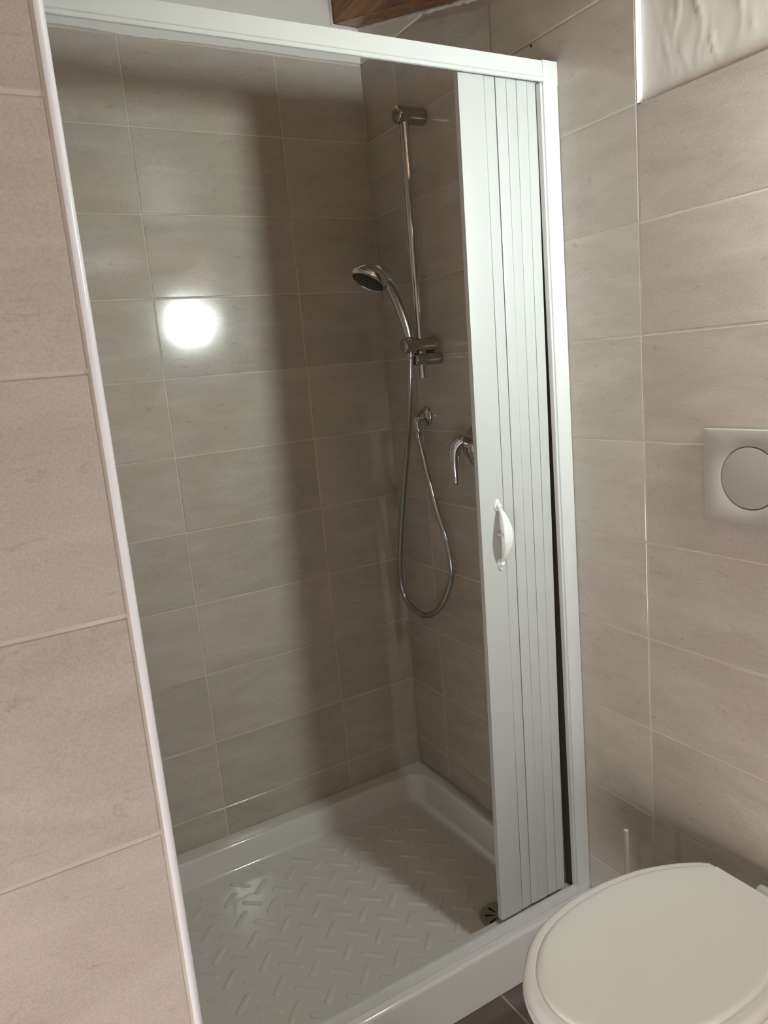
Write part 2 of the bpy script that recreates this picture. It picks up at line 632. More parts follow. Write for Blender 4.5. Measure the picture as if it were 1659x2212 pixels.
# floor
bm = bmesh.new()
a = U(-2.6, 0.1, FZ)
box(bm, (a.x, a.y, -0.08), (0.15, -3.5 * S, -DEPTH))
floor = struct(bm, 'floor', 'floor_grout')
fc = [-0.374 - 0.4069 * k for k in range(-1, 6)]
fc = [min(0.0, c) for c in fc]
fr = [-0.72 - 0.4069 * k for k in range(0, 7)] + [-3.34]
lay(floor, Vector((0, 0, 0)), Vector((1, 0, 0)), Vector((0, 1, 0)), sorted(c * S for c in fc), sorted(c * S for c in fr), 'floor_tile')

# sloping roof underside with rafters
SL = 0.27


def zroof(y, h=0.295):
    return h + SL * y            # y is negative towards the camera


bm = bmesh.new()
for x0, x1 in ((-2.6, 0.18),):
    p = [U(x0, 0.15, zroof(0.15)), U(x0, -3.55, zroof(-3.55)), U(x1, -3.55, zroof(-3.55)), U(x1, 0.15, zroof(0.15))]
    lo = [bm.verts.new(q) for q in p]
    hi = [bm.verts.new(q + Vector((0, 0, 0.1))) for q in p]
    bm.faces.new(lo); bm.faces.new(hi[::-1])
    for k in range(4):
        bm.faces.new((lo[k], lo[(k + 1) % 4], hi[(k + 1) % 4], hi[k]))
ceiling = struct(bm, 'ceiling', 'board')


def rafter(x0, x1, label, group=None):
    bm = bmesh.new()
    p = []
    for x in (x0, x1):
        for (y, top) in ((-0.004, 0), (-3.30, 0), (-3.30, 1), (-0.004, 1)):
            z = zroof(y) - (0.0 if top else 0.176)
            p.append(bm.verts.new(U(x, y, z) + Vector((0, 0, -0.001 if top else 0))))
    fs = [(0, 1, 2, 3), (7, 6, 5, 4), (0, 4, 5, 1), (3, 2, 6, 7), (0, 3, 7, 4), (1, 5, 6, 2)]
    for f in fs:
        bm.faces.new([p[i] for i in f])
    bmesh.ops.bevel(bm, geom=list(bm.edges), offset=0.002, segments=2, affect='EDGES')
    o = finish(bm, 'ceiling_beam', 'wood', None)
    tag(o, label, 'beam', group)
    return o


rafter(-0.098, -0.004, 'varnished brown roof beam in the corner above the shower screen', None)
rafter(-1.12, -1.02, 'second varnished roof beam, farther left, behind the top rail of the screen', None)
# plaster bead along the corner beam
bm = bmesh.new()
pts = []
for k in range(60):
    y = -0.02 - 1.1 * k / 59
    pts.append(U(-0.002, y, zroof(y) - 0.180) + Vector((random.uniform(-0.001, 0.001), 0, random.uniform(-0.0018, 0.0018))))
tube(bm, pts, [0.0045 + random.uniform(-0.001, 0.0015) for _ in pts], 8)
finish(bm, 'plaster_bead', 'plaster_smooth', wall_right, smooth=True)
# plaster fillet round the beam where it meets the back wall
bm = bmesh.new()
tube(bm, [U(-0.103, -0.012, 0.30), U(-0.103, -0.012, 0.112), U(-0.004, -0.012, 0.108)], [0.004, 0.004, 0.004], 8)
finish(bm, 'plaster_bead', 'plaster_smooth', wall_back, smooth=True)
# plain plaster above the top course on the right wall, in the shower corner
bm = bmesh.new()
q = [(-0.0005, 0.004), (-0.42, 0.004), (-0.0005, 0.5)]
A = [U(-0.002, 0, 0.004), U(-0.002, -1.1, 0.004), U(-0.002, -1.1, 0.5), U(-0.002, 0, 0.5)]
vs = [bm.verts.new(p + Vector((-0.003 + 0.001, -0.0085 if i in (0, 3) else 0, 0))) for i, p in enumerate(A)]
vs2 = [bm.verts.new(p + Vector((0.006, -0.0085 if i in (0, 3) else 0, 0))) for i, p in enumerate(A)]
bm.faces.new(vs); bm.faces.new(vs2[::-1])
for k in range(4):
    bm.faces.new((vs[k], vs[(k + 1) % 4], vs2[(k + 1) % 4], vs2[k]))
finish(bm, 'plaster', 'plaster_smooth', wall_right)

# windows outside the frame: one for the key, one added for fill light
def window(name, plane_x, depth_sign, y0, y1, z0, z1, pane, nx=2):
    r = bpy.data.objects.new(name, None); COL.objects.link(r); r['kind'] = 'structure'
    r.location = U(plane_x, (y0 + y1) / 2, z0)
    a = U(plane_x, y0, z0); b2 = U(plane_x, y1, z1)
    bm = bmesh.new()
    t = 0.028
    d = 0.035 * depth_sign
    ya, yb = b2.y, a.y
    box(bm, (a.x, ya, a.z), (a.x + d, yb, a.z + t)); box(bm, (a.x, ya, b2.z - t), (a.x + d, yb, b2.z))
    box(bm, (a.x, ya, a.z + t), (a.x + d, ya + t, b2.z - t)); box(bm, (a.x, yb - t, a.z + t), (a.x + d, yb, b2.z - t))
    link_f = finish(bm, 'window_frame', 'frame', r)
    bm = bmesh.new()
    box(bm, (a.x + d * 0.4, ya + t, a.z + t), (a.x + d * 0.7, yb - t, b2.z - t))
    finish(bm, 'pane', pane, r)
    return r


# small window in the added boxed-out wall, aimed so its light reaches the shower
r = bpy.data.objects.new('window_1', None); COL.objects.link(r); r['kind'] = 'structure'
r.location = U(-0.09, NY, NZ0)
y0_, y1_ = NY - 0.03, NY + 0.004
bm = bmesh.new()
box(bm, U(NX0, y0_, NZ0), U(NX0 + 0.015, y1_, NZ1)); box(bm, U(NX1 - 0.002, y0_, NZ0), U(NX1 - 0.010, y1_, NZ1))
box(bm, U(NX0 + 0.015, y0_, NZ0), U(NX1 - 0.010, y1_, NZ0 + 0.014)); box(bm, U(NX0 + 0.015, y0_, NZ1 - 0.012), U(NX1 - 0.010, y1_, NZ1))
finish(bm, 'window_frame', 'frame', r)
bm = bmesh.new()
box(bm, U(NX0 + 0.015, NY - 0.02, NZ0 + 0.014), U(NX1 - 0.010, NY - 0.008, NZ1 - 0.012))
finish(bm, 'pane', 'pane_right', r)
bm = bmesh.new()
box(bm, U(NX0, -3.35, FZ), U(-0.001, NY - 0.031, 0.2)); box(bm, U(NX0, NY - 0.031, FZ), U(-0.001, NY + 0.004, NZ0 - 0.0005))
finish(bm, 'added_boxed_wall', 'plaster_smooth', wall_right)  # unseen block added to carry the small window
window('fill_window', -2.46, -1, LY0 - 0.001, LY1 + 0.001, LZ0 + 0.002, LZ1 - 0.002, 'pane_fill')  # unseen window added low on the wall as a fill source

# unseen small ceiling lamp behind the camera, added for fill light
lr = root('fill_lamp', U(-0.6, -2.0, zroof(-2.0)), 'small round ceiling lamp added for fill light behind the viewer', 'lamp')
bm = bmesh.new()
lathe(bm, U(-0.6, -2.0, zroof(-2.0)) + Vector((0, 0, 0.012)), (0, 0, -1), [(0, 0.0), (0, 0.09), (0.03, 0.09), (0.035, 0.08), (0.035, 0.0)], 32)
finish(bm, 'base', 'frame', lr, smooth=True)
bm = bmesh.new()
lathe(bm, U(-0.6, -2.0, zroof(-2.0)) + Vector((0, 0, -0.022)), (0, 0, -1), [(0, 0.078), (0.012, 0.075), (0.025, 0.06), (0.034, 0.03), (0.036, 0.0)], 32)
finish(bm, 'fill_lamp_glass', 'lamp', lr, smooth=True)

# ------------------------------------------------------------------ shower tray
def rrect(x0, x1, y0, y1, z, r, n=10, radii=None):
    """rounded rectangle loop, metres; corners in order (x1,y1),(x0,y1),(x0,y0),(x1,y0)"""
    rr = radii or [r] * 4
    out = []
    for (cx, cy, a0, q) in ((x1, y1, 0, rr[0]), (x0, y1, PI / 2, rr[1]), (x0, y0, PI, rr[2]), (x1, y0, 3 * PI / 2, rr[3])):
        sx = -1 if cx == x1 else 1
        sy = -1 if cy == y1 else 1
        for k in range(n + 1):
            t = a0 + PI / 2 * k / n
            out.append(Vector((cx + sx * q + q * math.cos(t), cy + sy * q + q * math.sin(t), z)))
    return out


tray = root('shower_tray', U(-0.617, -0.486, FZ), 'white ceramic shower tray with raised anti-slip bars', 'shower tray')
TX0, TX1, TY0, TY1 = -1.2365 * S, -0.0009, -0.974 * S, -0.0009
zt = (-2.610 - FZ) * S
zf = (-2.700 - FZ) * S
loops = []
loops.append(rrect(TX0, TX1, TY0, TY1, 0.001, 0.003))
loops.append(rrect(TX0, TX1, TY0, TY1, zt - 0.009, 0.003))
for k in range(1, 7):
    t = PI / 2 * k / 6
    ins = 0.009 * (1 - math.cos(t))
    # only the front edge is rounded; the sides butt against the walls
    loops.append(rrect(TX0 + ins * 0.1, TX1 - ins * 0.05, TY0 + ins, TY1 - ins * 0.05, zt - 0.009 + 0.009 * math.sin(t), 0.003))
ix0, ix1, iy0, iy1 = -1.145 * S, -0.050 * S, -0.898 * S, -0.066 * S
rc = 0.062
for k in range(0, 6):
    t = PI / 2 * k / 5
    e = 0.007
    loops.append(rrect(ix0 + e * math.sin(t) - e, ix1 - e * math.sin(t) + e, iy0 + e * math.sin(t) - e, iy1 - e * math.sin(t) + e,
                       zt - e * (1 - math.cos(t)), rc + e - e * math.sin(t)))
dx = 0.016
for k in range(0, 7):
    t = PI / 2 * k / 6
    e = 0.012
    ins = dx - e + e * (1 - math.cos(t)) + (0.004 if k == 6 else 0)
    ins = dx + e * (1 - math.cos(t)) - e * 0.4
    loops.append(rrect(ix0 + ins, ix1 - ins - 0.006, iy0 + ins, iy1 - ins, zf + e - e * math.sin(t), rc - ins * 0.4))
bm = bmesh.new()
loft(bm, loops, close_last=True)
finish(bm, 'basin', 'tray', tray, smooth=True, angle=50)
# anti-slip bars, moulded in the floor: two directions at 45 degrees
bm = bmesh.new()


def rib(cx, cy, ang, L=0.060, W=0.0155, h=0.0028):
    ca, sa = math.cos(ang), math.sin(ang)
    lp = []
    for (ins, z) in ((-0.0012, -0.0004), (0.0008, h * 0.55), (0.0030, h * 0.95), (0.0050, h)):
        r_ = W / 2 - ins
        pts = []
        for k in range(16):
            t = 2 * PI * k / 16
            px = r_ * math.cos(t) + (1 if math.cos(t) >= 0 else -1) * (L / 2 - W / 2)
            py = r_ * math.sin(t)
            pts.append(Vector((cx + px * ca - py * sa, cy + px * sa + py * ca, zf + z)))
        lp.append(pts)
    loft(bm, lp)


DC = Vector((-0.187, -0.645, 0))
for i in range(-1, 11):
    for j in range(-1, 9):
        for (ox, oy, an) in ((-0.155, -0.222, -PI / 4), (-0.199, -0.262, PI / 4)):
            cx, cy = ox - 0.0878 * i, oy - 0.0868 * j
            if not (ix0 + 0.045 < cx < ix1 - 0.050 and iy0 + 0.045 < cy < iy1 - 0.045):
                continue
            if (Vector((cx, cy, 0)) - DC).length < 0.088:
                continue
            if an > 0 and cy > -0.15:
                continue
            rib(cx, cy, an)
o = finish(bm, 'anti_slip_ribs', 'tray', tray, smooth=True, angle=60, kind='stuff')
# drain
dr = None
bm = bmesh.new()
R_in, R_s0, R_s1, R_out = 0.008, 0.014, 0.037, 0.050
n = 64
zb = zf + 0.0012
rad = [0.0, R_s0, R_s1, R_out - 0.006, R_out]
hz = [0.0018, 0.0017, 0.0012, 0.0010, -0.0008]
cv = bm.verts.new((DC.x, DC.y, zb + hz[0]))
rings = []
for r_, h_ in zip(rad[1:], hz[1:]):
    rings.append([bm.verts.new((DC.x + r_ * math.cos(2 * PI * k / n + 0.12), DC.y + r_ * math.sin(2 * PI * k / n + 0.12), zb + h_)) for k in range(n)])
for k in range(n):
    j = (k + 1) % n
    bm.faces.new((cv, rings[0][k], rings[0][j]))
    for i in range(3):
        if i == 0 and k % 8 in (0, 1):
            continue
        bm.faces.new((rings[i][k], rings[i + 1][k], rings[i + 1][j], rings[i][j]))
dr = finish(bm, 'drain_cover', 'drain', tray, smooth=True)
dr['label'] = 'round drain cover with radial slots'
bm = bmesh.new()
lathe(bm, Vector((DC.x, DC.y, zf + 0.0003)), (0, 0, 1), [(0, 0.0), (0, 0.042), (0.0004, 0.042), (0.0004, 0.0)], 40)
finish(bm, 'drain_well', 'hole', dr)
bm = bmesh.new()
lathe(bm, Vector((DC.x, DC.y, zf)), (0, 0, 1), [(0.0002, 0.051), (0.0016, 0.052), (0.0018, 0.055), (0.0004, 0.058)], 48)
finish(bm, 'drain_ring', 'tray', tray, smooth=True)

bm = bmesh.new()
tube(bm, [U(0, 0, -2.612) + Vector((-0.0022, -0.0022, 0)), U(0, 0, -2.55) + Vector((-0.002, -0.002, 0)), U(0, 0, -2.49) + Vector((-0.001, -0.001, 0))], [0.0035, 0.0026, 0.0010], 10)
finish(bm, 'corner_sealant', 'sealant', wall_back, smooth=True)

# ------------------------------------------------------------------ folding shower screen
scr = root('folding_shower_screen', U(-0.617, -0.93, -2.610), 'white folding shower screen pushed open against the right wall', 'shower screen')
YF = -0.949


def ext_x(prof, x0, x1, name, mat='frame', parent=None, bev=0.0012):
    bm = bmesh.new()
    prism(bm, prof, lambda p, t: U(t, p[0], p[1]), x0, x1)
    if bev:
        bmesh.ops.bevel(bm, geom=list(bm.edges), offset=bev, segments=2, affect='EDGES')
    return finish(bm, name, mat, parent or scr, smooth=True, angle=30)


top_prof = [(YF, -0.3285), (YF, -0.3645), (YF - 0.0035, -0.3680), (YF - 0.0035, -0.3755), (YF, -0.3765), (-0.9455, -0.3765), (-0.9450, -0.345),
            (-0.912, -0.345), (-0.912, -0.352), (-0.902, -0.352), (-0.902, -0.3285)]
ext_x(top_prof, -1.2345, -0.0475, 'top_rail', bev=0.0007)
bot_prof = [(YF, -2.6095), (YF, -2.590), (YF + 0.004, -2.5825), (YF + 0.012, -2.5815), (-0.940, -2.5960), (-0.912, -2.5985), (-0.905, -2.5985), (-0.902, -2.602), (-0.902, -2.6095)]
ext_x(bot_prof, -1.2345, -0.0475, 'bottom_rail', bev=0.0007)


def jamb(sx, xw, name):
    prof = [(0, YF), (0.030, YF - 0.0015), (0.0455, YF + 0.001), (0.0465, -0.9435), (0.0495, -0.9435), (0.0505, -0.9480), (0.0560, -0.9480), (0.0570, -0.934),
            (0.0480, -0.932), (0.0480, -0.902), (0, -0.902)]
    bm = bmesh.new()
    prism(bm, prof, lambda p, t: U(xw + sx * p[0], p[1], t), -2.594, -0.3785)
    bmesh.ops.bevel(bm, geom=[e for e in bm.edges if abs(e.verts[0].co.z - e.verts[1].co.z) > 0.5], offset=0.0005, segments=2, affect='EDGES')
    return finish(bm, name, 'frame', scr, smooth=True, angle=30)


jamb(-1, -0.0012, 'jamb')
jamb(1, -1.2345, 'jamb')
for (xa, xb) in ((-0.0480, -0.0008), (-1.2353, -1.188)):
    bm = bmesh.new()
    box(bm, U(xa, YF - 0.0016, -0.3820), U(xb, -0.900, -0.3268), 0.0012)
    box(bm, U(xa, YF - 0.0006, -0.3835), U(xa + 0.012, YF + 0.01, -0.3775), 0.0003)
    finish(bm, 'corner_joint', 'frame', scr, smooth=True)
    bm = bmesh.new()
    box(bm, U(xa, YF - 0.0016, -2.6095), U(xb, -0.900, -2.5925), 0.0012)
    finish(bm, 'corner_joint', 'frame', scr, smooth=True)

ZT, ZB = -0.371, -2.5795
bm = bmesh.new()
box(bm, U(-0.0498, -0.9425, -2.594), U(-0.0555, -0.9035, -0.381))  # dark strip put in for the shade inside the jamb channel
shade_strip = finish(bm, 'jamb_shade', 'jamb_shade', scr)
shade_strip['label'] = 'dark brown strip standing for the shade in the jamb channel'


def lean(z):
    return -0.0150 * (ZT - z)


def slat(x0, x1, y0, dep, turn, name, bulge=0.0012, parent=None, grooves=0):
    bm = bmesh.new()
    n = 10
    wd = x1 - x0
    prof = []
    for k in range(n + 1):
        t = k / n
        prof.append((x0 + wd * t, y0 + turn * (t - 0.5) * wd - bulge * math.sin(PI * t) ** 0.6))
    prof += [(x1, y0 + dep), (x0, y0 + dep)]
    nz = 12
    rings = []
    for j in range(nz + 1):
        z = ZT + (ZB - ZT) * j / nz
        wob = 0.0004 * math.sin(j * 0.9 + x0 * 40)
        rings.append([U(p[0] + lean(z) + wob, p[1], z) for p in prof])
    loft(bm, rings, True, True)
    return finish(bm, name, 'slat', parent or scr, smooth=True, angle=35)


# leading stile: box profile with a raised rounded front and a set-back side wall
stile = slat(-0.2915, -0.2165, -0.932, 0.015, 0.0, 'leading_stile', bulge=0.0016)
bm = bmesh.new()
rg = []
for j in range(13):
    z = ZT + (ZB - ZT) * j / 12
    rg.append([U(p[0] + lean(z), p[1], z) for p in ((-0.2860, -0.9165), (-0.2860, -0.911), (-0.2300, -0.911), (-0.2300, -0.9165))])
loft(bm, rg, True, True)
finish(bm, 'rear_flange', 'slat', stile)
xs = [(-0.2150, -0.1830, 0.05), (-0.1802, -0.1500, -0.05), (-0.1492, -0.1179, 0.04), (-0.1168, -0.0857, -0.03), (-0.0847, -0.0535, 0.04)]
for i, (x0, x1, tn) in enumerate(xs):
    slat(x0, x1, -0.931, 0.030, tn, 'slat', bulge=0.0007)
# dark hinge web behind the slats
bm = bmesh.new()
rg = []
for j in range(13):
    z = ZT + (ZB - ZT) * j / 12
    rg.append([U(p[0] + lean(z), p[1], z) for p in ((-0.2175, -0.918), (-0.2175, -0.905), (-0.0560, -0.905), (-0.0560, -0.918))])
loft(bm, rg, True, True)
finish(bm, 'hinge_web', 'slat', scr)
# pull handle
hx, hz0, hz1 = -0.2545, -1.392, -1.552
yb = -0.9335
hb = None
bm = bmesh.new()
P = []
n = 28
rings = []
for k in range(n + 1):
    t = k / n
    z = hz0 + (hz1 - hz0) * (0.06 + 0.88 * t)
    out = math.sin(PI * t)
    y = yb - 0.006 - 0.036 * out ** 0.75
    wd = (0.0045 + 0.0105 * out ** 0.9) * S
    th = 0.0042 * S
    c = U(hx - 0.004 * (t - 0.5), y, z)
    # tangent in the y-z plane
    t2 = min(1, t + 0.02); t1 = max(0, t - 0.02)
    f = lambda q: Vector((0, (yb - 0.006 - 0.036 * math.sin(PI * q) ** 0.75) * S, (hz0 + (hz1 - hz0) * (0.06 + 0.88 * q)) * S))
    d = (f(t2) - f(t1)).normalized()
    nn = d.cross(Vector((1, 0, 0))).normalized()
    rings.append([c + Vector((1, 0, 0)) * (wd * math.cos(a_)) + nn * (th * math.sin(a_)) for a_ in (2 * PI * q / 14 for q in range(14))])
loft(bm, rings, True, True)
hb = finish(bm, 'pull_handle', 'handle', stile, smooth=True, angle=60)
for zc, sg in ((hz0, 1), (hz1, -1)):
    bm = bmesh.new()
    # leaf shaped screw plates with a rolled tip
    lp = []
    for (ins, dy) in ((0.0, 0.0008), (0.0, -0.003), (0.0012, -0.0045), (0.003, -0.005)):
        ring = []
        for k in range(18):
            a_ = 2 * PI * k / 18
            rr = 0.0085 - ins
            px = rr * math.cos(a_)
            pz = rr * 1.5 * math.sin(a_) * (1.25 if math.sin(a_) * sg > 0 else 0.8)
            ring.append(U(hx, yb, zc) + Vector((px * (0.8 if math.sin(a_) * sg > 0.6 else 1), dy, pz - sg * 0.004)))
        lp.append(ring)
    loft(bm, lp)
    lathe(bm, U(hx, yb, zc - sg * 0.004) + Vector((0, -0.002, 0)), (0, -1, 0), [(0, 0.0065), (0.006, 0.0062), (0.009, 0.0045), (0.010, 0.0)], 16)
    finish(bm, 'handle_base', 'handle', stile, smooth=True, angle=50)
bm = bmesh.new()
box(bm, U(hx - 0.006, yb - 0.037, -1.467), U(hx + 0.003, yb - 0.001, -1.4725), 0.0008)
finish(bm, 'handle_stud', 'handle', stile)

# ------------------------------------------------------------------ shower rail
YB, XB = -0.358, -0.074
rail = root('shower_rail', U(0, YB, -1.0), 'chrome riser rail on the right wall of the shower', 'shower rail')
bm = bmesh.new()
tube(bm, [U(XB, YB, -0.262), U(XB, YB, -0.5), U(XB, YB, -0.8), U(XB, YB, -1.066)], 0.0120, 24)
finish(bm, 'bar', 'chrome', rail, smooth=True)
for zc, nm, r_ in ((-0.272, 'wall_bracket', 0.0210), (-1.006, 'wall_bracket', 0.0165)):
    bm = bmesh.new()
    lathe(bm, U(0, YB, zc) + Vector((-0.0008, 0, 0)), (-1, 0, 0), rounded_cyl(r_, (0.1 if zc > -0.5 else 0.102) * S, 0.005), 32)
    finish(bm, nm, 'chrome_soft', rail, smooth=True, angle=50)
bm = bmesh.new()
lathe(bm, U(-0.022, YB, -0.962), (-1, 0, 0), rounded_cyl(0.0187, 0.097, 0.0045), 32)
sl = finish(bm, 'slider', 'chrome_soft', rail, smooth=True, angle=50)
bm = bmesh.new()
lathe(bm, U(-0.004, YB, -0.958) + Vector((0, 0, 0)), (-1, 0, 0), [(0.012, 0.0), (0.012, 0.017), (0.014, 0.019), (0.026, 0.019), (0.030, 0.014), (0.030, 0.0)], 32)
finish(bm, 'slider_knob', 'chrome_soft', sl, smooth=True)
bm = bmesh.new()
lathe(bm, U(-0.112, YB, -0.940), (0, 0, 1), [(-0.036, 0.0), (-0.036, 0.0135), (-0.004, 0.0155), (0.0, 0.0145), (0.0, 0.0)], 28)
finish(bm, 'hand_shower_cup', 'chrome_soft', sl, smooth=True)

# ------------------------------------------------------------------ hand shower
hs = root('hand_shower', U(-0.112, YB, -0.945), 'chrome hand shower with round black spray face hanging in the rail holder', 'hand shower')
hc = U(-0.266, -0.392, -0.763)                # centre of the spray face
nf = Vector((-0.545, -0.03, -0.837)).normalized()
neck = hc - nf * 0.020
path = [U(-0.112, YB, -0.972), U(-0.112, YB, -0.948), U(-0.1125, YB, -0.935), U(-0.119, YB - 0.001, -0.900), U(-0.132, YB - 0.003, -0.860),
        U(-0.150, YB - 0.008, -0.818), U(-0.172, YB - 0.014, -0.782), U(-0.200, YB - 0.021, -0.750), neck + (U(-0.20, YB - 0.021, -0.745) - neck) * 0.35]
pp = smooth_path(path, 0.004)
L_ = len(pp)
rr = []
for i in range(L_):
    t = i / (L_ - 1)
    if t < 0.06:
        r_ = 0.0062
    elif t < 0.10:
        r_ = 0.0075
    else:
        q = (t - 0.10) / 0.90
        r_ = 0.0138 + 0.0030 * math.sin(q * PI * 0.9) + 0.007 * max(0, q - 0.72) / 0.28
    rr.append(r_)
bm = bmesh.new()
tube(bm, pp, rr, 20)
finish(bm, 'handle', 'chrome', hs, smooth=True, angle=50)
bm = bmesh.new()
prof = [(0.004, 0.0425), (0.001, 0.0455), (-0.003, 0.0475), (-0.009, 0.0475), (-0.016, 0.0445), (-0.023, 0.0385), (-0.029, 0.030), (-0.033, 0.019), (-0.035, 0.008), (-0.0353, 0.0)]
prof = [(0.0015, 0.0395), (0.004, 0.0405)] + prof
lathe(bm, hc, nf, prof, 48)
finish(bm, 'head', 'chrome', hs, smooth=True, angle=50)
bm = bmesh.new()
lathe(bm, hc, nf, [(-0.001, 0.0), (-0.001, 0.040), (0.0022, 0.0395), (0.0030, 0.037), (0.0024, 0.0355), (0.0030, 0.034), (0.0034, 0.0)], 48)
sf = finish(bm, 'spray_face', 'dark', hs, smooth=True, angle=30)
sf['label'] = 'black rubber spray face with small nozzles'
bm = bmesh.new()
fa, fb = frame_axes(nf)
for (r_, cnt) in ((0.006, 5), (0.014, 10), (0.022, 15), (0.030, 22)):
    for k in range(cnt):
        a_ = 2 * PI * k / cnt + r_ * 40
        c = hc + fa * (r_ * math.cos(a_)) + fb * (r_ * math.sin(a_)) + nf * 0.0032
        lathe(bm, c, nf, [(0, 0.0013), (0.0016, 0.0009), (0.0018, 0.0)], 7)
finish(bm, 'nozzle', 'nozzle', sf, kind='stuff')

# ------------------------------------------------------------------ hose
hose_pts = [(-0.1125, YB, -0.974), (-0.114, -0.357, -0.995), (-0.112, -0.331, -1.113), (-0.1, -0.276, -1.269), (-0.085, -0.198, -1.438), (-0.07, -0.123, -1.62),
            (-0.062, -0.084, -1.752), (-0.058, -0.076, -1.845), (-0.055, -0.113, -1.901), (-0.05, -0.211, -1.922), (-0.05, -0.314, -1.868), (-0.05, -0.387, -1.771),
            (-0.05, -0.404, -1.695), (-0.05, -0.381, -1.601), (-0.048, -0.331, -1.496), (-0.046, -0.288, -1.371), (-0.044, -0.255, -1.277), (-0.043, -0.249, -1.242)]
hp = smooth_path([U(*p) for p in hose_pts], 0.0021)
bm = bmesh.new()
tube(bm, hp, [0.0076 + (0.0005 if i % 2 else -0.0005) for i in range(len(hp))], 12)
hose = root('shower_hose', U(-0.043, -0.249, -1.24), 'ribbed metal shower hose hanging in a long loop', 'hose')
finish(bm, 'hose_tube', 'hose', hose, smooth=True, angle=70)
for p0, p1 in ((hp[0], hp[14]), (hp[-1], hp[-13])):
    bm = bmesh.new()
    d = p1 - p0
    lathe(bm, p0, d, [(0, 0.0), (0, 0.0098), (0.008, 0.0105), (0.020, 0.0090), (0.024, 0.0078), (0.024, 0.0)], 24)
    finish(bm, 'hose_nut', 'chrome_soft', hose, smooth=True)

# ------------------------------------------------------------------ wall outlet elbow
el = root('wall_outlet', U(0, -0.25, -1.199), 'chrome round wall outlet where the hose starts', 'wall outlet')
bm = bmesh.new()
lathe(bm, U(0, -0.25, -1.199) + Vector((-0.0006, 0, 0)), (-1, 0, 0), [(0, 0.0), (0, 0.0275), (0.003, 0.0272), (0.006, 0.0255), (0.009, 0.0200), (0.011, 0.013), (0.014, 0.0105), (0.014, 0.0)], 40)
finish(bm, 'wall_flange', 'chrome', el, smooth=True, angle=60)
bm = bmesh.new()
pe = smooth_path([U(0, -0.25, -1.199) + Vector((-0.008, 0, 0)), U(-0.025, -0.25, -1.199), U(-0.037, -0.25, -1.202), U(-0.043, -0.25, -1.212), U(-0.0435, -0.2495, -1.2385)], 0.003)
tube(bm, pe, [0.0118] * len(pe), 20)
finish(bm, 'elbow', 'chrome', el, smooth=True, angle=60)

# ------------------------------------------------------------------ lever mixer
mx = root('shower_mixer', U(0, -0.545, -1.30), 'chrome single lever shower mixer half hidden by the folded screen', 'mixer')
mc = U(0, -0.545, -1.295) + Vector((-0.0006, 0, 0))
bm = bmesh.new()
lathe(bm, mc, (-1, 0, 0), [(0, 0.0), (0, 0.062), (0.003, 0.0615), (0.006, 0.057), (0.0075, 0.045), (0.008, 0.0)], 48)
finish(bm, 'wall_plate', 'chrome', mx, smooth=True, angle=50)
bm = bmesh.new()
lathe(bm, mc + Vector((-0.006, 0, 0)), (-1, 0, 0), [(0, 0.0), (0, 0.029), (0.020, 0.027), (0.032, 0.025), (0.038, 0.018), (0.040, 0.0)], 36)
finish(bm, 'cartridge_body', 'chrome', mx, smooth=True, angle=50)
bm = bmesh.new()
lv = smooth_path([U(-0.046, -0.543, -1.272), U(-0.064, -0.533, -1.268), U(-0.082, -0.522, -1.290), U(-0.088, -0.521, -1.330), U(-0.089, -0.523, -1.375), U(-0.091, -0.524, -1.404)], 0.004)
n = len(lv)
tube(bm, lv, [0.0185 - 0.0115 * (i / n) + (-0.003 if i == n - 1 else 0) for i in range(n)], 20, flat=0.8, up=Vector((0, 1, 0)))
finish(bm, 'lever', 'chrome', mx, smooth=True, angle=60)

# ------------------------------------------------------------------ flush plate
fp = root('flush_plate', U(0, -1.5175, -1.4185), 'off-white dual flush plate on the tiled wall above the toilet', 'flush plate')
FY0, FY1, FZ0, FZ1 = -1.366, -1.669, -1.4185, -1.2140
cyc, czc = (FY0 + FY1) / 2, (FZ0 + FZ1) / 2
cR, cO = 0.0675, 0.0425


def outline(shrink):
    pts = []
    N_ = 96
    for k in range(N_):
        a_ = 2 * PI * k / N_ + 0.0001
        dy, dz = math.cos(a_), math.sin(a_)
        best = 0
        for o_ in (-cO, cO):
            # ray from the centre to the circle centred at (o_, 0)
            B_ = dy * o_
            disc = B_ * B_ - (o_ * o_ - (cR - shrink) ** 2)
            if disc > 0:
                best = max(best, B_ + math.sqrt(disc))
        pts.append((cyc + dy * best, czc + dz * best))
    return pts


def rect_out(ins, N_=96):
    pts = []
    hw, hh = abs(FY1 - FY0) / 2 - ins, abs(FZ1 - FZ0) / 2 - ins
    for k in range(N_):
        a_ = 2 * PI * k / N_ + 0.0001
        dy, dz = math.cos(a_), math.sin(a_)
        s = min(hw / max(1e-6, abs(dy)), hh / max(1e-6, abs(dz)))
        pts.append((cyc + dy * s, czc + dz * s))
    # snap the nearest samples to the four corners
    for sy in (-1, 1):
        for sz in (-1, 1):
            q = (cyc + sy * hw, czc + sz * hh)
            i = min(range(N_), key=lambda i_: (pts[i_][0] - q[0]) ** 2 + (pts[i_][1] - q[1]) ** 2)
            pts[i] = q
    return pts


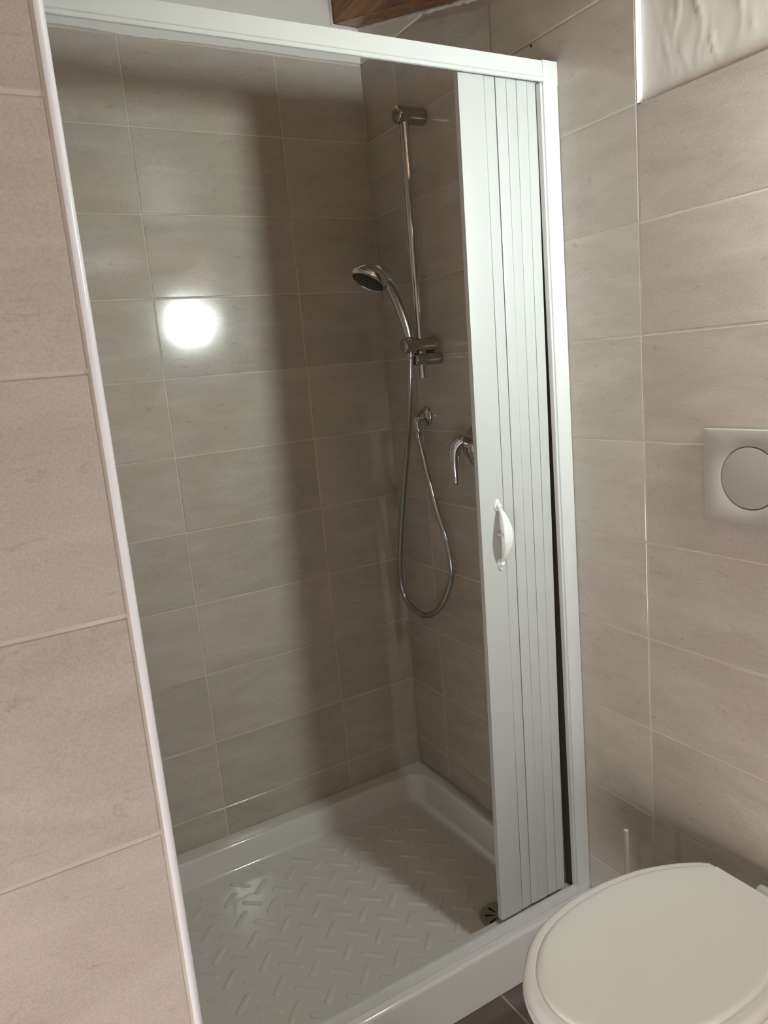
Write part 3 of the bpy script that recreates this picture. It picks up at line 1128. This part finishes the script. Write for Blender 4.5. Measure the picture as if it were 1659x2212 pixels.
tx = 0.0105
bm = bmesh.new()
lv_ = [([(p[0], p[1]) for p in rect_out(0.0)], 0.0006), (rect_out(0.0), tx - 0.0015), (rect_out(0.0012), tx - 0.0004), (rect_out(0.003), tx),
       (outline(-0.0030), tx), (outline(-0.0012), tx - 0.0007), (outline(0.0), tx - 0.0020), (outline(0.0), tx - 0.0060)]
loft(bm, [[Vector((-h_, p[0] * S, (p[1] - FZ) * S)) for p in pts] for pts, h_ in lv_])
finish(bm, 'plate', 'plate', fp, smooth=True, angle=30)
bm = bmesh.new()
lv_ = [(outline(0.0018), tx - 0.0058), (outline(0.0018), tx - 0.0012), (outline(0.0026), tx - 0.0004), (outline(0.0040), tx - 0.0002)]
loft(bm, [[Vector((-h_, p[0] * S, (p[1] - FZ) * S)) for p in pts] for pts, h_ in lv_])
finish(bm, 'flush_button', 'plate', fp, smooth=True, angle=30)

# ------------------------------------------------------------------ toilet
toilet = root('toilet', Vector((-0.27, -1.236, 0.0)), 'cream wall-hung toilet with closed lid beside the shower', 'toilet')
YC = -1.236
half = [(-0.549, 0.0), (-0.547, 0.020), (-0.540, 0.046), (-0.525, 0.076), (-0.504, 0.101), (-0.463, 0.134), (-0.413, 0.156), (-0.350, 0.168), (-0.300, 0.170),
        (-0.256, 0.168), (-0.185, 0.156), (-0.126, 0.134), (-0.085, 0.111), (-0.057, 0.090)]
hc_ = [Vector((x, w_, 0)) for x, w_ in half]
hcs = smooth_path([Vector((half[1][0], -half[1][1], 0))] + hc_, 0.012)
hcs = [p for p in hcs if p.y >= 0]
hcs[0] = Vector((half[0][0], 0.0, 0))
right = [(p.x, p.y) for p in hcs]
OUT = [(x, w_) for x, w_ in right] + [(-0.057, 0.045), (-0.057, 0.0), (-0.057, -0.045)] + [(x, -w_) for x, w_ in right[::-1][:-1]]


def offset(poly, d):
    n_ = len(poly)
    res = []
    for i in range(n_):
        a_ = Vector(poly[i - 1]); b_2 = Vector(poly[i]); c_ = Vector(poly[(i + 1) % n_])
        e1 = (b_2 - a_).normalized(); e2 = (c_ - b_2).normalized()
        n1 = Vector((e1.y, -e1.x)); n2 = Vector((e2.y, -e2.x))
        nn = (n1 + n2).normalized()
        k = 1 / max(0.5, nn.dot(n1))
        res.append((b_2.x + nn.x * d * k, b_2.y + nn.y * d * k))
    return res


area2 = sum(OUT[i - 1][0] * OUT[i][1] - OUT[i][0] * OUT[i - 1][1] for i in range(len(OUT)))
SG = 1 if area2 > 0 else -1        # make positive d mean inwards


def tl(d, z, sx=1.0, sy=1.0, x0=-0.057):
    q = offset(OUT, -SG * d)
    q = [(-0.057 - min(d, 0.010) if o_[0] > -0.0571 else min(p[0], -0.057 - min(d, 0.010)), p[1] if o_[0] < -0.0571 or abs(o_[1]) < 0.08 else math.copysign(max(0.05, 0.09 - d), o_[1])) for p, o_ in zip(q, OUT)]
    return [Vector((x0 + (p[0] - x0) * sx, YC + p[1] * sy, z)) for p in q]


ZL = (-2.22 - FZ) * S              # top of the lid rim
bm = bmesh.new()
lp = [tl(0.004, ZL - 0.020), tl(0.0, ZL - 0.017), tl(-0.0005, ZL - 0.012)]
for k in range(1, 6):
    t = PI / 2 * k / 5
    lp.append(tl(0.011 * (1 - math.cos(t)), ZL - 0.011 + 0.011 * math.sin(t)))
lp += [tl(0.0175, ZL + 0.0003), tl(0.0190, ZL - 0.0012), tl(0.0205, ZL - 0.0010), tl(0.0212, ZL + 0.0012)]
for k in range(1, 5):
    t = PI / 2 * k / 4
    lp.append(tl(0.0212 + 0.012 * (1 - math.cos(t)), ZL + 0.0012 + 0.0055 * math.sin(t)))
# the raised field falls level with the rim towards the hinges
lp += [tl(0.045, ZL + 0.0072)]
for L__ in lp[8:]:
    for v in L__:
        if v.x > -0.11:
            v.z = min(v.z, ZL + 0.0040 + 0.003 * max(0, (-0.057 - v.x) / 0.053))
rg = loft(bm, lp, True, True)
lid = finish(bm, 'lid', 'seat', toilet, smooth=True, angle=40)
bm = bmesh.new()
lp = [tl(0.010, ZL - 0.040), tl(0.002, ZL - 0.037), tl(-0.002, ZL - 0.031), tl(-0.002, ZL - 0.026), tl(0.002, ZL - 0.0215), tl(0.008, ZL - 0.0205)]
loft(bm, lp, True, True)
finish(bm, 'seat', 'seat', toilet, smooth=True, angle=50)
bm = bmesh.new()
lp = []
for (z, d, sx, sy) in ((ZL - 0.041, 0.012, 1, 1), (ZL - 0.050, 0.006, 1, 1), (ZL - 0.075, 0.010, 0.985, 1), (ZL - 0.12, 0.020, 0.94, 0.99), (ZL - 0.17, 0.034, 0.85, 0.93),
                       (ZL - 0.22, 0.048, 0.74, 0.84), (ZL - 0.27, 0.058, 0.62, 0.74), (ZL - 0.31, 0.064, 0.50, 0.66), (ZL - 0.325, 0.074, 0.42, 0.56)):
    lp.append(tl(d, z, sx, sy, -0.030))
loft(bm, lp, True, True)
bowl = finish(bm, 'bowl', 'ceramic', toilet, smooth=True, angle=50)
bm = bmesh.new()
lp = []
for (x, hw, z0, z1) in ((-0.0008, 0.120, 0.105, 0.386), (-0.040, 0.122, 0.105, 0.388), (-0.080, 0.118, 0.108, 0.388), (-0.120, 0.105, 0.120, 0.380)):
    ring = []
    for k in range(24):
        a_ = 2 * PI * k / 24
        cx, sz = math.cos(a_), math.sin(a_)
        ex = abs(cx) ** 0.45 * (1 if cx >= 0 else -1)
        ez = abs(sz) ** 0.45 * (1 if sz >= 0 else -1)
        ring.append(Vector((x, YC + hw * ex, (z0 + z1) / 2 + (z1 - z0) / 2 * ez)))
    lp.append(ring)
loft(bm, lp, True, True)
finish(bm, 'wall_mount', 'ceramic', toilet, smooth=True, angle=50)
# lid hinges
for sg in (-1, 1):
    bm = bmesh.new()
    c = Vector((-0.0405, YC + (0.000 if sg > 0 else -0.060), ZL - 0.016))
    lathe(bm, c, (0, -1 if sg > 0 else -1, 0), rounded_cyl(0.0125, 0.040, 0.006), 24)
    box(bm, (-0.052, c.y - 0.036, ZL - 0.050), (-0.029, c.y - 0.004, ZL - 0.018), 0.003)
    finish(bm, 'hinge', 'hinge', toilet, smooth=True)

# ------------------------------------------------------------------ toilet brush
tb = root('toilet_brush', Vector((-0.081, -0.964, 0.0)), 'toilet brush with a thin milky handle standing between shower and toilet', 'toilet brush')
bm = bmesh.new()
zt_ = 0.418
lathe(bm, Vector((-0.081, -0.964, 0.12)), (0, 0, 1), [(0, 0.0), (0, 0.006), (zt_ - 0.124, 0.0056), (zt_ - 0.121, 0.0050), (zt_ - 0.120, 0.0)], 20)
finish(bm, 'brush_handle', 'brush', tb, smooth=True)
bm = bmesh.new()
lathe(bm, Vector((-0.081, -0.964, 0.001)), (0, 0, 1), [(0, 0.0), (0, 0.045), (0.004, 0.047), (0.09, 0.040), (0.115, 0.038), (0.118, 0.036), (0.115, 0.034), (0.01, 0.040), (0.008, 0.0)], 32)
finish(bm, 'brush_holder', 'brush', tb, smooth=True)
bm = bmesh.new()
lathe(bm, Vector((-0.081, -0.964, 0.02)), (0, 0, 1), [(0, 0.0), (0.004, 0.024), (0.03, 0.032), (0.07, 0.032), (0.095, 0.02), (0.10, 0.0)], 24)
finish(bm, 'brush_head', 'bristle', tb, smooth=True)
